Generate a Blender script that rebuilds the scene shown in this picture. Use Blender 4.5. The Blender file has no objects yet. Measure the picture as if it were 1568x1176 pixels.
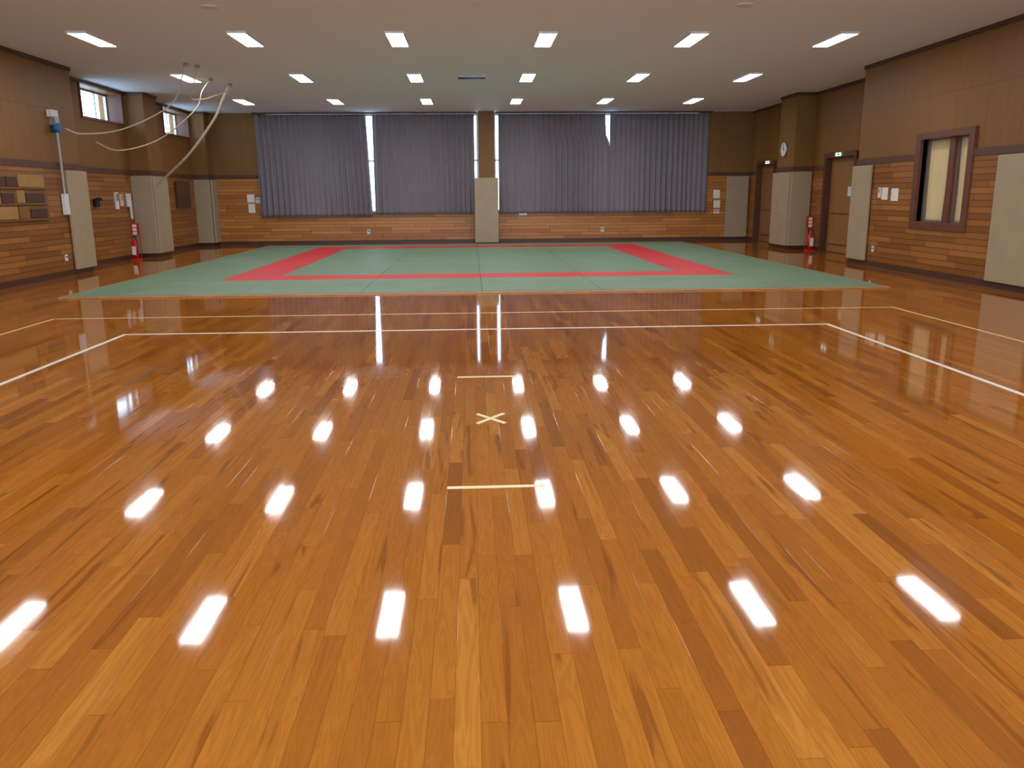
import bpy, math, random
from mathutils import Matrix, Vector
random.seed(4)
S=bpy.context.scene
S.view_settings.view_transform='Standard'
S.view_settings.look='None'
S.view_settings.exposure=0.1
H=4.1
# ---------------------------------------------------------------- materials
def srgb(r,g,b):
    def c(v):
        v/=255.
        return v/12.92 if v<=.04045 else ((v+.055)/1.055)**2.4
    return (c(r),c(g),c(b),1)
class NT:
    def __init__(s,name):
        s.m=bpy.data.materials.new(name);s.m.use_nodes=True
        s.t=s.m.node_tree;s.b=s.t.nodes['Principled BSDF']
    def n(s,ty,**k):
        x=s.t.nodes.new(ty)
        for a,v in k.items():setattr(x,a,v)
        return x
    def l(s,a,b):s.t.links.new(a,b)
    def val(s,sock,v):
        if hasattr(v,'is_linked') or isinstance(v,bpy.types.NodeSocket): s.l(v,sock)
        else: sock.default_value=v
    def math(s,op,a,b=0.0,c=None):
        x=s.n('ShaderNodeMath',operation=op)
        s.val(x.inputs[0],a);s.val(x.inputs[1],b)
        if c is not None:s.val(x.inputs[2],c)
        return x.outputs[0]
    def comb(s,x,y,z):
        c=s.n('ShaderNodeCombineXYZ');s.val(c.inputs[0],x);s.val(c.inputs[1],y);s.val(c.inputs[2],z);return c.outputs[0]
    def pos(s):
        g=s.n('ShaderNodeNewGeometry');p=s.n('ShaderNodeSeparateXYZ');s.l(g.outputs['Position'],p.inputs[0]);return p.outputs
    def noise(s,vec,scale=1,detail=3,rough=.5,dist=0):
        x=s.n('ShaderNodeTexNoise');s.l(vec,x.inputs['Vector']);x.inputs['Scale'].default_value=scale
        x.inputs['Detail'].default_value=detail;x.inputs['Roughness'].default_value=rough;x.inputs['Distortion'].default_value=dist
        return x.outputs[0]
    def white(s,vec):
        x=s.n('ShaderNodeTexWhiteNoise',noise_dimensions='3D');s.l(vec,x.inputs['Vector']);return x.outputs['Value']
    def mix(s,f,a,b,blend='MIX'):
        x=s.n('ShaderNodeMix',data_type='RGBA',blend_type=blend)
        s.val(x.inputs[0],f);s.val(x.inputs[6],a);s.val(x.inputs[7],b);return x.outputs[2]
    def ramp(s,f,stops):
        x=s.n('ShaderNodeValToRGB');s.l(f,x.inputs[0]);e=x.color_ramp.elements
        while len(e)<len(stops):e.new(.5)
        for i,(p,c) in enumerate(stops):e[i].position=p;e[i].color=c
        return x.outputs[0]
    def bump(s,h,strength=.2,dist=.01):
        x=s.n('ShaderNodeBump');s.l(h,x.inputs['Height']);x.inputs['Strength'].default_value=strength;x.inputs['Distance'].default_value=dist
        s.l(x.outputs[0],s.b.inputs['Normal'])
    def col(s,c):s.val(s.b.inputs['Base Color'],c)
    def rough(s,v):s.val(s.b.inputs['Roughness'],v)
def plain(name,c,rough=.5,metal=0,var=.06,scale=6,spec=.5):
    t=NT(name);p=t.pos();v=t.comb(*p)
    n=t.noise(v,scale,4)
    d=tuple(x*(1-var*2) for x in c[:3])+(1,);u=tuple(min(1,x*(1+var*2)) for x in c[:3])+(1,)
    t.col(t.ramp(n,[(.25,d),(.75,u)]));t.rough(rough);t.b.inputs['Metallic'].default_value=metal
    t.b.inputs['Specular IOR Level'].default_value=spec
    return t.m
def emis(name,c,s):
    t=NT(name);t.col(c);t.b.inputs['Emission Color'].default_value=c;t.b.inputs['Emission Strength'].default_value=s;return t.m

def floor_mat():
    t=NT('polished_wood_floor');x,y,z=t.pos()
    W=.078;L=1.15
    u=t.math('DIVIDE',x,W);iu=t.math('FLOOR',u)
    off=t.white(t.comb(iu,3.3,1.7))
    vv=t.math('ADD',t.math('DIVIDE',y,L),t.math('MULTIPLY',off,7.0));iv=t.math('FLOOR',vv)
    r1=t.white(t.comb(iu,iv,.5));r2=t.white(t.comb(iu,iv,9.5))
    # figure grain: distorted long streaks, different on every board
    gx=t.math('ADD',t.math('MULTIPLY',x,13.0),t.math('MULTIPLY',r1,40));gy=t.math('ADD',t.math('MULTIPLY',y,.9),t.math('MULTIPLY',r2,40))
    g1=t.noise(t.comb(gx,gy,0),1.3,3,.5,.6)
    wv=t.math('SINE',t.math('MULTIPLY',g1,62.0))
    g2=t.noise(t.comb(t.math('MULTIPLY',x,160),t.math('MULTIPLY',y,5),r1),1,3)
    base=t.ramp(r1,[(0,srgb(132,72,18)),(.1,srgb(154,87,21)),(.4,srgb(164,96,25)),(.8,srgb(172,103,30)),(1,srgb(186,118,42))])
    dk=t.ramp(g1,[(.35,(1,1,1,1)),(.42,(0,0,0,1))])
    dsel=t.math('MULTIPLY',dk,t.math('GREATER_THAN',r2,.4))
    c=t.mix(t.math('MULTIPLY',dsel,.62),base,srgb(98,44,10))
    c=t.mix(t.math('MULTIPLY_ADD',wv,.15,.15),c,srgb(116,60,14))
    c=t.mix(t.math('MULTIPLY',g2,.24),c,srgb(120,66,16))
    fx=t.math('FRACT',u);fy=t.math('FRACT',vv)
    ex=t.math('GREATER_THAN',t.math('ABSOLUTE',t.math('SUBTRACT',fx,.5)),.486)
    ey=t.math('GREATER_THAN',t.math('ABSOLUTE',t.math('SUBTRACT',fy,.5)),.4986)
    seam=t.math('MAXIMUM',ex,ey)
    c=t.mix(t.math('MULTIPLY',seam,.5),c,srgb(80,38,8))
    w=t.noise(t.comb(x,y,0),.5,3)
    c=t.mix(t.math('MULTIPLY',w,.08),c,srgb(205,140,70))
    t.col(c)
    t.rough(t.math('ADD',.02,t.math('MULTIPLY',t.noise(t.comb(t.math('MULTIPLY',x,8),y,0),2.5,3),.055)))
    n=t.noise(t.comb(t.math('MULTIPLY',x,9),t.math('MULTIPLY',y,2.2),0),1,2)
    cup=t.math('ABSOLUTE',t.math('SUBTRACT',fx,.5))
    tilt=t.math('MULTIPLY',t.math('SUBTRACT',fx,.5),t.math('SUBTRACT',r2,.5))
    hgt=t.math('ADD',t.math('ADD',t.math('MULTIPLY',n,.3),t.math('MULTIPLY',tilt,.06)),t.math('SUBTRACT',t.math('MULTIPLY',t.math('POWER',cup,2.0),.08),t.math('MULTIPLY',seam,.25)))
    t.bump(hgt,.12,.0009)
    t.b.inputs['IOR'].default_value=1.43
    return t.m
def panel_mat(name,c1,c2,axis):
    t=NT(name);x,y,z=t.pos()
    a=x if axis=='x' else y
    u=t.math('DIVIDE',a,.91);iu=t.math('FLOOR',u);hz=t.math('FLOOR',t.math('DIVIDE',t.math('SUBTRACT',z,2.2),1.0))
    r=t.white(t.comb(iu,hz,1))
    g=t.noise(t.comb(t.math('MULTIPLY',x,22),t.math('MULTIPLY',y,22),t.math('MULTIPLY_ADD',z,1.6,t.math('MULTIPLY',r,20))),1,4)
    c=t.mix(g,c1,c2)
    c=t.mix(t.math('MULTIPLY',r,.22),c,c1)
    sx=t.math('GREATER_THAN',t.math('ABSOLUTE',t.math('SUBTRACT',t.math('FRACT',u),.5)),.494)
    sz=t.math('LESS_THAN',t.math('ABSOLUTE',t.math('SUBTRACT',z,3.2)),.006)
    sm=t.math('MAXIMUM',sx,sz)
    c=t.mix(t.math('MULTIPLY',sm,.4),c,(c1[0]*.25,c1[1]*.22,c1[2]*.2,1))
    t.col(c);t.rough(.5);t.b.inputs['Specular IOR Level'].default_value=.3
    return t.m
def slat_mat(name,axis,ca,cb,cc):
    t=NT(name);x,y,z=t.pos();a=x if axis=='x' else y
    hh=.105
    v=t.math('DIVIDE',z,hh);iv=t.math('FLOOR',v);off=t.white(t.comb(iv,2,2))
    u=t.math('ADD',t.math('DIVIDE',a,1.3),t.math('MULTIPLY',off,5));iu=t.math('FLOOR',u)
    r=t.white(t.comb(iu,iv,.3))
    c=t.ramp(r,[(0,ca),(.5,cb),(1,cc)])
    g=t.noise(t.comb(t.math('MULTIPLY',x,3 if axis=='x' else 60),t.math('MULTIPLY',y,60 if axis=='x' else 3),t.math('MULTIPLY_ADD',z,90,t.math('MULTIPLY',r,30))),1,3)
    c=t.mix(t.math('MULTIPLY',g,.35),c,tuple(k*.5 for k in ca[:3])+(1,))
    fv=t.math('ABSOLUTE',t.math('SUBTRACT',t.math('FRACT',v),.5))
    s1=t.math('GREATER_THAN',fv,.44)
    s2=t.math('GREATER_THAN',t.math('ABSOLUTE',t.math('SUBTRACT',t.math('FRACT',u),.5)),.494)
    sm=t.math('MAXIMUM',s1,s2)
    c=t.mix(t.math('MULTIPLY',sm,.7),c,tuple(k*.18 for k in ca[:3])+(1,))
    t.col(c);t.rough(.38)
    t.bump(t.math('SUBTRACT',1,sm),.6,.006)
    return t.m
def cloth_mat(name,c,rough=.9):
    t=NT(name);x,y,z=t.pos()
    n=t.noise(t.comb(t.math('MULTIPLY',x,4),t.math('MULTIPLY',y,4),z),2,4)
    t.col(t.mix(n,tuple(k*.85 for k in c[:3])+(1,),tuple(min(1,k*1.12) for k in c[:3])+(1,)))
    t.rough(rough);t.b.inputs['Specular IOR Level'].default_value=.15
    return t.m
def tatami_mat(name,c):
    t=NT(name);x,y,z=t.pos()
    w=t.noise(t.comb(x,y,0),260,2)
    n=t.noise(t.comb(x,y,0),1.3,3)
    d=tuple(k*.82 for k in c[:3])+(1,);u=tuple(min(1,k*1.15) for k in c[:3])+(1,)
    cc=t.mix(n,d,u);cc=t.mix(t.math('MULTIPLY',w,.2),cc,d)
    t.col(cc);t.rough(.5);t.bump(w,.15,.001);t.b.inputs['Specular IOR Level'].default_value=.3
    return t.m
def ceil_mat():
    t=NT('ceiling_board');x,y,z=t.pos()
    n=t.noise(t.comb(x,y,z),45,3)
    c=t.mix(n,srgb(230,238,249),srgb(238,247,255))
    u=t.math('ABSOLUTE',t.math('SUBTRACT',t.math('FRACT',t.math('DIVIDE',x,.91)),.5))
    v=t.math('ABSOLUTE',t.math('SUBTRACT',t.math('FRACT',t.math('DIVIDE',y,1.82)),.5))
    s=t.math('MAXIMUM',t.math('GREATER_THAN',u,.497),t.math('GREATER_THAN',v,.4985))
    t.col(t.mix(t.math('MULTIPLY',s,.06),c,srgb(120,115,115)));t.rough(.9);t.b.inputs['Specular IOR Level'].default_value=.1
    return t.m
M=dict(
 floor=floor_mat(),ceil=ceil_mat(),
 upx=panel_mat('plywood_panel_x',srgb(124,84,42),srgb(146,103,54),'x'),
 upy=panel_mat('plywood_panel_y',srgb(122,83,40),srgb(144,101,52),'y'),
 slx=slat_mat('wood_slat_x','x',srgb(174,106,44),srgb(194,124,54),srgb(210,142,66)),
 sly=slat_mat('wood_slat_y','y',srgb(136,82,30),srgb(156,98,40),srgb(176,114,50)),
 dark=plain('dark_brown_wood',srgb(78,48,32),.45),
 trim=plain('brown_trim_wood',srgb(92,56,34),.45),
 frame=plain('window_casing_wood',srgb(104,60,42),.4),
 pad=plain('beige_vinyl_pad',srgb(170,150,120),.5,var=.03,scale=3),
 curtain=cloth_mat('grey_curtain_cloth',srgb(132,126,132)),
 cream=cloth_mat('cream_curtain_cloth',srgb(226,200,142)),
 green=tatami_mat('green_tatami',srgb(114,140,112)),
 red=tatami_mat('red_tatami',srgb(212,48,52)),
 edge=plain('mat_edge_wood',srgb(196,132,76),.3),
 line=plain('white_floor_tape',srgb(228,222,205),.35,var=.04),
 mark=plain('cream_floor_tape',srgb(228,208,156),.35,var=.04),
 black=plain('black_plastic',srgb(28,28,30),.4),
 white=plain('white_plastic',srgb(225,225,222),.4,var=.02),
 paper=plain('paper',srgb(232,228,215),.8,var=.02),
 paperp=plain('tinted_paper',srgb(226,205,190),.8,var=.02),
 redp=plain('red_paint',srgb(196,34,34),.3),
 metal=plain('aluminium_frame',srgb(168,170,172),.35,metal=.8),
 pipe=plain('grey_pipe',srgb(170,165,155),.4),
 blue=plain('blue_plastic',srgb(40,90,150),.4),
 rope=plain('cream_rope',srgb(214,200,172),.8,scale=40),
 doorw=plain('door_wood',srgb(150,104,58),.4,scale=3),
 plate=plain('pale_wood_plate',srgb(166,124,66),.5),
 plank=plain('board_backing_wood',srgb(130,88,40),.5),
 green_e=emis('exit_sign_face',srgb(190,235,205),1.6),
 lamp=emis('fluorescent_diffuser',(.96,.97,1,1),30.0),
)
g=NT('window_glass');g.col((.9,.95,1,1));g.rough(.02);g.b.inputs['Alpha'].default_value=.05
M['glass']=g.m
# ---------------------------------------------------------------- mesh helper
class MB:
    def __init__(s,name):s.name=name;s.v=[];s.f=[];s.mi=[];s.mats=[];s.sm=[]
    def mi_(s,m):
        if M[m] not in s.mats:s.mats.append(M[m])
        return s.mats.index(M[m])
    def box(s,x0,x1,y0,y1,z0,z1,m):
        b=len(s.v)
        s.v+=[(x0,y0,z0),(x1,y0,z0),(x1,y1,z0),(x0,y1,z0),(x0,y0,z1),(x1,y0,z1),(x1,y1,z1),(x0,y1,z1)]
        for q in [(0,3,2,1),(4,5,6,7),(0,1,5,4),(1,2,6,5),(2,3,7,6),(3,0,4,7)]:
            s.f.append([b+i for i in q]);s.mi.append(s.mi_(m));s.sm.append(False)
        return s
    def quad(s,pts,m):
        b=len(s.v);s.v+=pts;s.f.append(list(range(b,b+len(pts))));s.mi.append(s.mi_(m));s.sm.append(False);return s
    def cyl(s,c,r,h,axis,m,n=20,r2=None):
        b=len(s.v);r2=r if r2 is None else r2
        ax={'x':0,'y':1,'z':2}[axis];o=[i for i in range(3) if i!=ax]
        for k,(rr) in ((0,r),(1,r2)):
            for i in range(n):
                a=2*math.pi*i/n;p=list(c);p[o[0]]+=rr*math.cos(a);p[o[1]]+=rr*math.sin(a);p[ax]+=h*k;s.v.append(tuple(p))
        k=s.mi_(m)
        for i in range(n):
            j=(i+1)%n;s.f.append([b+i,b+j,b+n+j,b+n+i]);s.mi.append(k);s.sm.append(True)
        s.f.append([b+i for i in range(n)][::-1]);s.mi.append(k);s.sm.append(False)
        s.f.append([b+n+i for i in range(n)]);s.mi.append(k);s.sm.append(False)
        return s
    def tube(s,pts,r,m,n=8,cap=True):
        b=len(s.v);k=s.mi_(m);P=[Vector(p) for p in pts]
        for i,p in enumerate(P):
            t=(P[min(i+1,len(P)-1)]-P[max(i-1,0)]).normalized()
            a=Vector((0,0,1)) if abs(t.z)<.9 else Vector((1,0,0))
            u=t.cross(a).normalized();w=t.cross(u)
            for j in range(n):
                an=2*math.pi*j/n;s.v.append(tuple(p+r*(math.cos(an)*u+math.sin(an)*w)))
        for i in range(len(P)-1):
            for j in range(n):
                j2=(j+1)%n;s.f.append([b+i*n+j,b+i*n+j2,b+(i+1)*n+j2,b+(i+1)*n+j]);s.mi.append(k);s.sm.append(True)
        return s
    def done(s,bevel=0):
        me=bpy.data.meshes.new(s.name);me.from_pydata(s.v,[],s.f)
        for m in s.mats:me.materials.append(m)
        for p,i,q in zip(me.polygons,s.mi,s.sm):p.material_index=i;p.use_smooth=q
        me.update()
        ob=bpy.data.objects.new(s.name,me);bpy.context.collection.objects.link(ob)
        if bevel:
            b=ob.modifiers.new('bevel','BEVEL');b.width=bevel;b.segments=3;b.limit_method='ANGLE'
        return ob
def smooth_path(pts,n=10):
    P=[Vector(p) for p in pts];P=[2*P[0]-P[1]]+P+[2*P[-1]-P[-2]];o=[]
    for i in range(1,len(P)-2):
        for k in range(n):
            t=k/n;a,b,c,d=P[i-1:i+3]
            o.append(.5*((2*b)+(c-a)*t+(2*a-5*b+4*c-d)*t*t+(3*b-a-3*c+d)*t**3))
    o.append(P[-2]);return o
# ---------------------------------------------------------------- room shell
YB=27.75;YN=-4.0
LX=-8.12;LR=-8.7;RX=8.35;RR=9.2;D=.03
MB('floor').box(-9.6,9.9,YN-.3,YB+.3,-.2,0,'floor').done()
MB('ceiling').box(-9.6,9.9,YN-.3,YB+.3,H,H+.15,'ceil').done()
w=MB('wall_left')
w.box(-9.25,LX,YN,18.2,0,H,'upy')
w.box(-9.25,LR,18.2,27.75,0,3.32,'upy')
w.box(-9.25,LR,18.2,27.75,4.02,H,'upy')
w.box(-9.25,LR,18.2,19.9,3.32,4.02,'upy')
w.box(-9.25,LR,22.15,25.0,3.32,4.02,'upy')
w.box(-9.25,LR,27.1,27.75,3.32,4.02,'upy')
w.box(LR,-8.22,22.3,23.2,0,H,'upy')
w.box(LR,-8.24,27.2,27.75,0,H,'upx')
# slatted wainscot facing
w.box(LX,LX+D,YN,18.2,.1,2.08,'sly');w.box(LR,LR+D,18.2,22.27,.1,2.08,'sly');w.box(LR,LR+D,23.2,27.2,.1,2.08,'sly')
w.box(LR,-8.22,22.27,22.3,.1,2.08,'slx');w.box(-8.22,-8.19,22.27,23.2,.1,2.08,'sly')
w.done()
w=MB('wall_right')
def rw(x0,x1,y0,y1,z0,z1,m='upy'):w.box(x0,x1,y0,y1,z0,z1,m)
rw(RX,9.7,YN,13.95,0,H);rw(RX,9.7,15.5,18.1,0,H);rw(RX,9.7,13.95,15.5,0,.95);rw(RX,9.7,13.95,15.5,2.46,H)
rw(8.75,9.7,13.95,15.5,.95,2.46)
rw(RR,9.7,18.1,19.95,0,H);rw(RR,9.7,19.95,21.75,2.45,H);rw(9.38,9.7,19.95,21.75,0,2.45)
rw(RR,9.7,21.75,25.4,0,H);rw(RR,9.7,25.4,27.0,2.45,H);rw(9.38,9.7,25.4,27.0,0,2.45);rw(RR,9.7,27.0,27.75,0,H)
rw(8.67,RR,22.65,23.8,0,H)
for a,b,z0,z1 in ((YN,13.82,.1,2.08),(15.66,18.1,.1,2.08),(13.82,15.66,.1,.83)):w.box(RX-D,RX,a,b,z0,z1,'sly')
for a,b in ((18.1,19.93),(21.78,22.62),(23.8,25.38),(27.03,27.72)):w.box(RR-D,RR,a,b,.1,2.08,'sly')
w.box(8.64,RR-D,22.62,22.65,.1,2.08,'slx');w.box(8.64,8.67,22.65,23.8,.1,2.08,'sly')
w.done()
w=MB('wall_back')
w.box(-9.25,-6.5,YB,YB+.25,0,H,'upx');w.box(7.5,9.7,YB,YB+.25,0,H,'upx')
w.box(-6.5,7.5,YB,YB+.25,0,1.0,'upx');w.box(-6.5,7.5,YB,YB+.25,4.06,H,'upx')
w.box(.24,.76,YB-.38,YB+.25,0,H,'upx')
w.box(-8.24,-6.6,YB-D,YB,.1,2.08,'slx');w.box(7.55,RR-D,YB-D,YB,.1,2.08,'slx')
w.box(-6.6,.24,YB-D,YB,.1,.96,'slx');w.box(.76,7.55,YB-D,YB,.1,.96,'slx')
w.done()
w=MB('wall_front')
w.box(-9.6,-7,YN-.25,YN,0,H,'upx').box(7,9.9,YN-.25,YN,0,H,'upx').box(-7,7,YN-.25,YN,0,1.0,'upx').box(-7,7,YN-.25,YN,3.9,H,'upx').done()  # opening is invented, made for the fill light behind the camera
def strip(name,z0,z1,d,mat,skip=True):
    w=MB(name+'_left')
    w.box(LX,LX+d,YN,18.2,z0,z1,mat);w.box(LR,LR+d,18.2,22.3,z0,z1,mat);w.box(LR,LR+d,23.2,27.2,z0,z1,mat)
    w.box(LR,-8.22+d,22.3-d,22.3,z0,z1,mat);w.box(-8.22,-8.22+d,22.3,23.2,z0,z1,mat)
    w.box(LR,-8.24+d,27.2-d,27.2,z0,z1,mat);w.box(-8.24,-8.24+d,27.2,YB,z0,z1,mat);w.done()
    w=MB(name+'_right')
    if z1>1 and z0<2.4: segs=[(YN,13.82),(15.66,18.1)]
    else: segs=[(YN,18.1)]
    for a,b in segs:w.box(RX-d,RX,a,b,z0,z1,mat)
    s2=[(18.1,19.92),(21.79,22.65),(23.8,25.37),(27.04,YB)] if z0<2.4 else [(18.1,22.65),(23.8,YB)]
    for a,b in s2:w.box(RR-d,RR,a,b,z0,z1,mat)
    w.box(8.67-d,RR,22.65-d,22.65,z0,z1,mat);w.box(8.67-d,8.67,22.65,23.8,z0,z1,mat);w.done()
strip('trim_dado',2.08,2.2,.045,'trim');strip('trim_ceiling',4.03,4.1,.04,'dark');strip('baseboard',0,.1,.04,'dark')
w=MB('trim_dado_back');w.box(-8.2,-6.6,YB-.045,YB,2.08,2.2,'trim').box(7.55,RR-.045,YB-.045,YB,2.08,2.2,'trim').done()
w=MB('trim_sill_back');w.box(-6.6,.24,YB-.07,YB,.96,1.0,'trim').box(.76,7.55,YB-.07,YB,.96,1.0,'trim').done()
w=MB('baseboard_back');w.box(-8.2,.24,YB-.05,YB,0,.1,'dark').box(.76,RR-.04,YB-.05,YB,0,.1,'dark').done()
# ---------------------------------------------------------------- pads
def pad(x0,x1,y0,y1,z0=.1,z1=2.06):
    return MB('protective_wall_pad').box(x0,x1,y0,y1,z0,z1,'pad').done(.015)
pad(LX+.045,LX+.11,17.35,18.22)
pad(-8.68,-8.155,22.17,22.25);pad(-8.17,-8.11,22.26,23.22)
pad(-8.68,-8.19,27.08,27.15);pad(-8.19,-8.13,27.16,27.7)
pad(RX-.11,RX-.045,17.3,18.12);pad(RX-.11,RX-.045,11.9,13.05)
pad(8.6,9.15,22.52,22.6);pad(8.54,8.62,22.61,23.82)
pad(8.4,9.12,27.62,27.7)
pad(.1,.86,27.24,27.36,.02)
# ---------------------------------------------------------------- windows
def win_x(name,x,y0,y1,z0,z1,mull):
    w=MB(name);t=.045
    w.box(x-.03,x+.03,y0,y1,z0,z0+t,'metal');w.box(x-.03,x+.03,y0,y1,z1-t,z1,'metal')
    for yy in [y0,y1-t]+mull:w.box(x-.03,x+.03,yy,yy+t,z0+t,z1-t,'metal')
    w.box(x-.004,x+.004,y0+t,y1-t,z0+t,z1-t,'glass');w.done()
win_x('window_1',-9.08,19.9,22.15,3.32,4.02,[20.6,21.45]);win_x('window_2',-9.08,25.0,27.1,3.32,4.02,[26.35])
for nm,y0,y1 in (('trim_window_1',19.9,22.15),('trim_window_2',25.0,27.1)):
    w=MB(nm)
    w.box(LR-.3,LR+.03,y0-.05,y0,3.27,4.03,'frame');w.box(LR-.3,LR+.03,y1-.035,y1,3.27,4.03,'frame');w.box(LR-.3,LR+.03,y0,y1,3.27,3.325,'frame');w.done()
def win_y(name,y,x0,x1,z0,z1,n):
    w=MB(name);t=.05
    w.box(x0,x1,y-.03,y+.03,z0,z0+t,'metal');w.box(x0,x1,y-.03,y+.03,z1-t,z1,'metal');w.box(x0,x1,y-.03,y+.03,2.6,2.65,'metal')
    for i in range(n+1):
        xx=x0+(x1-x0-t)*i/n;w.box(xx,xx+t,y-.03,y+.03,z0+t,z1-t,'metal')
    w.box(x0+t,x1-t,y-.004,y+.004,z0+t,z1-t,'glass');w.done()
win_y('window_3',YB+.15,-6.5,.24,1.0,4.06,7);win_y('window_4',YB+.15,.76,7.5,1.0,4.06,7)
win_y('added_fill_window',YN-.15,-7,7,1.0,3.9,10)  # unseen window added behind the camera to go with the fill light
w=MB('window_5');f='frame';x0,x1=RX-.06,RX+.12
w.box(x0,x1,13.82,13.98,.83,2.56,f);w.box(x0,x1,15.5,15.66,.83,2.56,f);w.box(x0,x1,13.98,15.5,.83,.97,f);w.box(x0,x1,13.98,15.5,2.44,2.56,f)
w.box(RX+.03,x1,14.52,14.68,.97,2.44,f);w.box(RX+.08,RX+.088,13.98,15.5,.97,2.44,'glass');w.done(.006)
# ---------------------------------------------------------------- curtains
def curtain(name,p0,p1,z0,z1,mat,along='x',depth=27.62,amp=.045,per=.17,nz=28,seed=0,drape=None):
    random.seed(seed);W=p1(0)-p0(0);nx=int(W/per*10);verts=[];faces=[]
    for j in range(nz+1):
        tz=j/nz;z=z0+(z1-z0)*tz
        for i in range(nx+1):
            s=i/nx;a=p0(tz)+(p1(tz)-p0(tz))*s
            k=s*W/per
            am=amp*(.75+.45*math.sin(k*.37+seed))*(1-.35*tz)
            d=am*math.sin(2*math.pi*k+.9*math.sin(k*.55+seed)+.35*(1-tz)*math.sin(k*1.3))
            d+=.015*math.sin(k*1.7+2*tz)*(1-tz)
            zz=z+(.012*math.sin(k*.2) if j==0 else 0)
            verts.append((a,depth+d,zz) if along=='x' else (depth+d,a,zz))
    for j in range(nz):
        for i in range(nx):
            b=j*(nx+1)+i;faces.append((b,b+1,b+nx+2,b+nx+1))
    me=bpy.data.meshes.new(name);me.from_pydata(verts,[],faces);me.materials.append(M[mat])
    for p in me.polygons:p.use_smooth=True
    ob=bpy.data.objects.new(name,me);bpy.context.collection.objects.link(ob)
    m=ob.modifiers.new('solid','SOLIDIFY');m.thickness=.004
    return ob
CY=27.58
def sstep(a,b,t):
    t=max(0,min(1,(t-a)/(b-a)));return t*t*(3-2*t)
curtain('window_curtain',lambda t:-6.78,lambda t:-3.20-.10*t,.88,4.04,'curtain',depth=CY,seed=1)
curtain('window_curtain',lambda t:-3.12+.02*t,lambda t:.12,.93,4.04,'curtain',depth=CY,seed=2)
curtain('window_curtain',lambda t:.89,lambda t:4.48-.12*sstep(.70,.8,t)-.03*sstep(.8,1,t),.93,4.04,'curtain',depth=CY,seed=3)
curtain('window_curtain',lambda t:4.48,lambda t:7.72,.93,4.04,'curtain',depth=CY,seed=4)
MB('curtain_rail').box(-6.85,.2,CY-.03,CY+.03,4.045,4.1,'dark').box(.8,7.8,CY-.03,CY+.03,4.045,4.1,'dark').done()
curtain('interior_window_curtain',lambda t:13.98,lambda t:14.5+.06*abs(t-.4),.98,2.44,'cream',along='y',depth=RX+.17,amp=.025,per=.12,seed=5)
curtain('interior_window_curtain',lambda t:14.95-.05*t,lambda t:15.49,.98,2.44,'cream',along='y',depth=RX+.17,amp=.025,per=.12,seed=6)
# ---------------------------------------------------------------- doors
def door(name,y0,y1):
    w=MB(name);X=9.31
    w.box(X,X+.06,y0+.08,y1-.08,.01,2.37,'doorw')
    w.box(X-.012,X,y0+.2,y1-.2,.2,1.0,'trim');w.box(X-.02,X-.008,y0+.23,y1-.23,.23,.97,'doorw')
    w.box(RR-.07,X+.06,y0-.02,y0+.08,0,2.47,'trim');w.box(RR-.07,X+.06,y1-.08,y1+.03,0,2.47,'trim');w.box(RR-.07,X+.06,y0+.08,y1-.08,2.37,2.49,'trim')
    w.box(X-.02,X,y0+.16,y0+.24,.95,1.2,'metal');w.cyl((X-.08,y0+.2,1.05),.018,.08,'x','metal')
    w.tube([(X-.07,y0+.2,1.05),(X-.07,y0+.34,1.05)],.012,'metal')
    if name=='door_2':w.box(X-.008,X,20.3,20.62,1.42,1.65,'white').box(X-.011,X-.008,20.33,20.59,1.54,1.62,'paperp')
    w.done()
door('door_1',25.4,27.0);door('door_2',19.95,21.75)
def sign(y,x=RR):
    w=MB('exit_sign');w.box(x-.11,x-.072,y-.17,y+.17,2.385,2.48,'white');w.box(x-.114,x-.11,y-.15,y+.15,2.395,2.47,'green_e')
    w.box(x-.118,x-.114,y-.05,y+.02,2.41,2.455,'black').done()
sign(20.85);sign(25.9)
# ---------------------------------------------------------------- judo mat
w=MB('judo_mat_area')
xb=[-6.35,-5.475,-4.6,-3.68,-1.77,.14,2.05,3.97,4.9,5.775,6.65]
yb=[13.1,14.2,15.33,16.2,17.24,18.28,19.32,20.35,21.39,22.43,23.47,24.5,25.4,26.5]
gp=.003
for i in range(len(xb)-1):
    for j in range(len(yb)-1):
        inr=2<=i<=7 and 2<=j<=len(yb)-3
        ini=3<=i<=6 and 3<=j<=len(yb)-4
        w.box(xb[i]+gp,xb[i+1]-gp,yb[j]+gp,yb[j+1]-gp,0,.03+random.uniform(-.0006,.0006),'red' if inr and not ini else 'green')
w.done(.003)
w=MB('mat_border_frame');w.box(-6.4,6.7,13.05,13.1,0,.022,'edge').box(-6.4,-6.35,13.1,26.55,0,.022,'edge').box(6.65,6.7,13.1,26.55,0,.022,'edge').box(-6.35,6.65,26.5,26.55,0,.022,'edge').done(.004)
# ---------------------------------------------------------------- floor lines
w=MB('court_boundary_lines');e=.0015
def ln(x0,x1,y0,y1,m='line'):w.box(x0,x1,y0,y1,0,e,m)
ln(-3.97,4.17,9.43,9.48);ln(-3.97,-3.92,.5,9.43);ln(4.12,4.17,.5,9.43);ln(-3.97,4.17,.45,.5)
ln(-5.40,5.63,10.80,10.83,'mark');ln(-5.40,-5.37,.2,10.80,'mark');ln(5.6,5.63,.2,10.80,'mark');w.done()
w=MB('centre_mark_tape')
ln(-.15,.35,6.86,6.905,'mark');ln(-.155,.355,4.13,4.165,'mark')
for sgn in (1,-1):
    a=math.radians(45*sgn);c,s=math.cos(a),math.sin(a);q=[]
    for u,v in ((-.175,-.021),(.175,-.021),(.175,.021),(-.175,.021)):q.append((.105+(u*c-v*s)*.78,5.52+(u*s+v*c)*1.05,.002+.0006*(sgn>0)))
    w.quad(q,'mark')
w.done()
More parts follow.
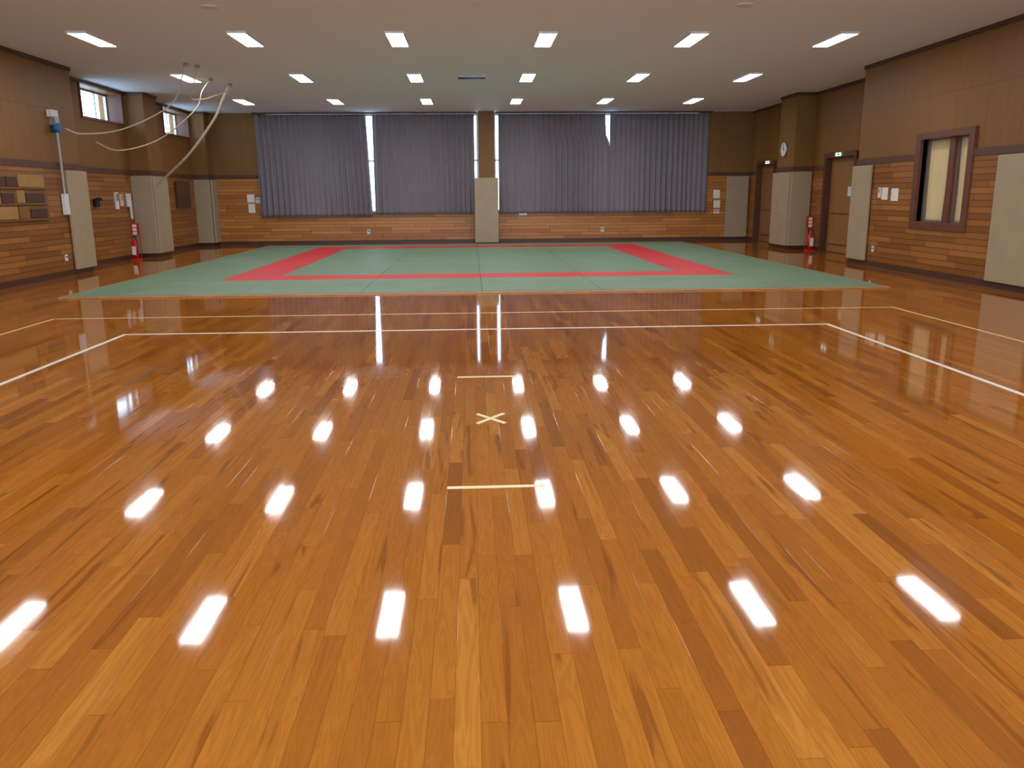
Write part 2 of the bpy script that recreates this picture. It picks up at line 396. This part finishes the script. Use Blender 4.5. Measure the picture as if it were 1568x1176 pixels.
MB('floor_socket_slot').box(-2.885,-2.865,6.9,7.6,0,.002,'black').done()
# ---------------------------------------------------------------- lamps
for yy in (1.0,5.7,10.42,14.98,19.62,24.35):
    for xx in (-6.23,-3.72,-1.2,1.3,3.8,6.31):
        w=MB('ceiling_light');a,b=.14,.6
        w.box(xx-a-.02,xx-a,yy-b-.02,yy+b+.02,H-.035,H,'white');w.box(xx+a,xx+a+.02,yy-b-.02,yy+b+.02,H-.035,H,'white')
        w.box(xx-a,xx+a,yy-b-.02,yy-b,H-.035,H,'white');w.box(xx-a,xx+a,yy+b,yy+b+.02,H-.035,H,'white')
        w.quad([(xx-a,yy-b,H-.034),(xx-a,yy+b,H-.034),(xx+a,yy+b,H-.034),(xx+a,yy-b,H-.034)],'lamp');w.done()
w=MB('ceiling_vent');w.box(-.27,.37,19.5,19.85,H-.02,H,'metal')
for i in range(5):w.box(-.25,.35,19.52+i*.062,19.573+i*.062,H-.026,H-.018,'black')
w.done()
for x,y in ((-3.6,12.6),(3.9,12.4)):MB('ceiling_speaker').cyl((x,y,H-.015),.12,.015,'z','white').done()
# ---------------------------------------------------------------- ropes and winch
def rope(pts,r):
    w=MB('climbing_rope');w.tube(smooth_path(pts),r,'rope');p=pts[0]
    w.cyl((p[0],p[1],H-.05),.05,.05,'z','metal',n=14);w.done()
rope([(-5.59,20.7,4.09),(-5.83,20.9,3.79),(-6.2,21.3,3.35),(-7.1,22.1,2.61),(-8.06,22.9,2.03)],.03)
rope([(-5.77,19.82,4.09),(-6.0,19.9,3.83),(-6.29,20.2,3.46),(-7.38,20.8,2.86),(-8.2,20.5,2.6),(-8.68,20.4,2.78)],.014)
rope([(-5.6,17.67,4.09),(-5.74,17.8,3.86),(-6.15,18.2,3.37),(-7.1,18.1,2.9),(-7.8,17.8,2.78),(-7.96,17.4,2.85)],.014)
rope([(-5.45,17.9,4.09),(-5.6,18.1,3.8),(-5.85,18.6,3.55),(-5.8,19.3,3.6),(-5.75,20.0,3.75),(-5.62,20.7,3.95)],.014)
w=MB('rope_winch');w.box(LX+.002,LX+.1,17.05,17.3,3.05,3.18,'white');w.cyl((LX+.02,17.2,2.85),.09,.14,'x','blue');w.box(LX+.002,LX+.12,17.12,17.28,2.9,3.06,'metal')
w.tube([(LX+.09,17.2,2.85),(LX+.09,17.2,1.25)],.025,'pipe');w.box(LX+.05,LX+.12,17.12,17.28,1.2,1.6,'white');w.done()
# ---------------------------------------------------------------- name board (left)
w=MB('wooden_name_board');x=LX+.032
w.box(x,x+.03,13.2,16.55,1.12,1.97,'plank')
rows=[(1.72,[(13.3,14.6,'plate'),(14.65,15.1,'dark'),(15.15,15.5,'dark'),(15.55,16.45,'plate')]),
 (1.44,[(13.3,14.9,'plate'),(14.95,15.35,'dark'),(15.45,15.7,'plate'),(15.75,16.4,'dark')]),
 (1.16,[(13.3,15.4,'plate'),(15.45,15.8,'plank'),(15.85,16.45,'dark')])]
for z0,its in rows:
    for a,b,m in its:w.box(x+.03,x+.05,a,b,z0,z0+(.22 if m!='dark' else .17),m)
    w.box(x+.03,x+.07,13.25,16.5,z0-.035,z0-.01,'plank')
w.done()
# ---------------------------------------------------------------- wall accessories
def plate(name,x0,x1,y0,y1,z0,z1,m,m2=None,face=None):
    w=MB(name).box(x0,x1,y0,y1,z0,z1,m)
    if m2:
        if face=='y':w.box(x0+.02,x1-.02,y0-.003,y0,(z0+z1)/2,z1-.03,m2)
        else:
            xa=x0-.003 if face=='-x' else x1
            w.box(xa,xa+.003,y0+.02,y1-.02,(z0+z1)/2,z1-.03,m2)
    return w.done()
ls=LR+.032
w=MB('wall_telephone');w.box(ls,ls+.08,19.85,20.05,1.32,1.5,'black');w.tube([(ls+.1,19.83,1.5),(ls+.12,19.95,1.53),(ls+.1,20.1,1.48)],.025,'black');w.done()
plate('switch_panel',ls,ls+.04,21.05,21.2,1.25,1.65,'white','metal','x')
plate('switch_panel',ls,ls+.04,21.35,21.47,1.32,1.6,'paperp','metal','x')
w=MB('intercom_handset');w.box(ls,ls+.05,21.75,21.95,1.3,1.62,'white');w.box(ls+.05,ls+.09,21.8,21.86,1.0,1.45,'white').done()
plate('dark_wall_cabinet',ls,ls+.06,25.3,26.5,1.22,1.97,'dark','trim','x')
plate('wall_notice_paper',-7.22,-6.99,YB-.035,YB-D,1.35,1.6,'paper');plate('wall_notice_paper',-7.2,-6.99,YB-.035,YB-D,1.02,1.3,'paper')
plate('wall_switch',-6.95,-6.82,YB-.045,YB-D,1.33,1.5,'white','metal','y')
plate('wall_notice_paper',7.98,8.2,YB-.035,YB-D,1.36,1.63,'paper');plate('wall_notice_paper',8.0,8.22,YB-.035,YB-D,1.05,1.3,'paper');plate('wall_switch',8.02,8.2,YB-.05,YB-D,.87,1.0,'white','metal','y')
for x in (-3.38,4.31):plate('wall_outlet',x-.05,x+.05,YB-.045,YB-D,.31,.45,'white','black','y')
plate('intercom_box',1.55,1.8,YB-.12,YB-.07,.87,.95,'white','metal','y')
plate('wall_notice_paper',RX-.035,RX-D,16.62,16.86,1.36,1.6,'paper');plate('wall_notice_paper',RX-.035,RX-D,16.2,16.48,1.34,1.58,'paper');plate('wall_switch',RX-.05,RX-D,16.9,17.0,1.4,1.6,'white','metal','-x')
plate('wall_outlet',RX-.045,RX-D,17.0,17.08,.3,.42,'white','black','-x')
plate('wall_outlet',LX+D,LX+.045,17.0,17.1,.3,.42,'white','black','x')
plate('wall_notice_paper',RR-.035,RR-D,25.1,25.25,1.4,1.65,'paper')
w=MB('wall_clock');w.cyl((8.63,23.35,2.68),.2,.04,'x','metal',n=32);w.cyl((8.62,23.35,2.68),.18,.012,'x','white',n=32);w.box(8.612,8.62,23.34,23.36,2.68,2.82,'black');w.box(8.612,8.62,23.25,23.36,2.67,2.69,'black');w.done()
def ext(x,y):
    w=MB('fire_extinguisher')
    w.box(x-.1,x+.1,y-.1,y+.14,0,.03,'redp');w.cyl((x,y,.03),.075,.4,'z','redp',r2=.075);w.cyl((x,y,.43),.075,.06,'z','redp',r2=.028);w.cyl((x,y,.49),.022,.05,'z','metal')
    w.box(x-.018,x+.018,y-.09,y+.05,.53,.548,'black');w.box(x-.018,x+.018,y-.09,y+.05,.565,.58,'black')
    w.tube(smooth_path([(x,y,.52),(x+.07,y-.03,.48),(x+.085,y-.04,.3),(x+.075,y-.045,.15)],6),.01,'black')
    w.box(x-.045,x+.045,y-.08,y-.07,.13,.34,'paper')
    w.box(x-.1,x-.085,y+.11,y+.13,.03,.9,'redp');w.box(x+.085,x+.1,y+.11,y+.13,.03,.9,'redp')
    w.box(x-.1,x+.1,y+.1,y+.12,.6,.9,'redp')
    for k in range(3):w.box(x-.05,x+.05,y+.094,y+.1,.62+k*.09,.69+k*.09,'paper')
    w.done()
ext(9.0,21.95);ext(-8.42,21.35)
# ---------------------------------------------------------------- world + added fill light at the invented front window
W=bpy.data.worlds.new('sky');S.world=W;W.use_nodes=True
W.node_tree.nodes['Background'].inputs[0].default_value=(.52,.76,1,1);W.node_tree.nodes['Background'].inputs[1].default_value=6.5
ld=bpy.data.lights.new('added_fill_light','AREA');ld.shape='RECTANGLE';ld.size=13.6;ld.size_y=2.7;ld.energy=330;ld.color=(.62,.8,1)  # added cool fill to lift and neutralise the ceiling, no known source
lo=bpy.data.objects.new('added_fill_light',ld);bpy.context.collection.objects.link(lo);lo.location=(0,YN-.05,2.45)
lo.rotation_euler=Vector((0,1,0)).to_track_quat('-Z','Y').to_euler()
# ---------------------------------------------------------------- camera
th=math.radians(12.82);ps=math.radians(2.63);r=.0079
R0=Vector((math.cos(ps),-math.sin(ps),0));Fh=Vector((math.sin(ps),math.cos(ps),0));Zu=Vector((0,0,1))
F=Fh*math.cos(th)-Zu*math.sin(th);U0=Fh*math.sin(th)+Zu*math.cos(th)
R=(R0-r*U0).normalized();U=(U0+r*R0).normalized();B=-F
cd=bpy.data.cameras.new('camera');co=bpy.data.objects.new('camera',cd);bpy.context.collection.objects.link(co)
co.matrix_world=Matrix(((R.x,U.x,B.x,0),(R.y,U.y,B.y,0),(R.z,U.z,B.z,1.5),(0,0,0,1)))
cd.sensor_width=36;cd.lens=1268/1568*36;cd.clip_end=200
S.camera=co
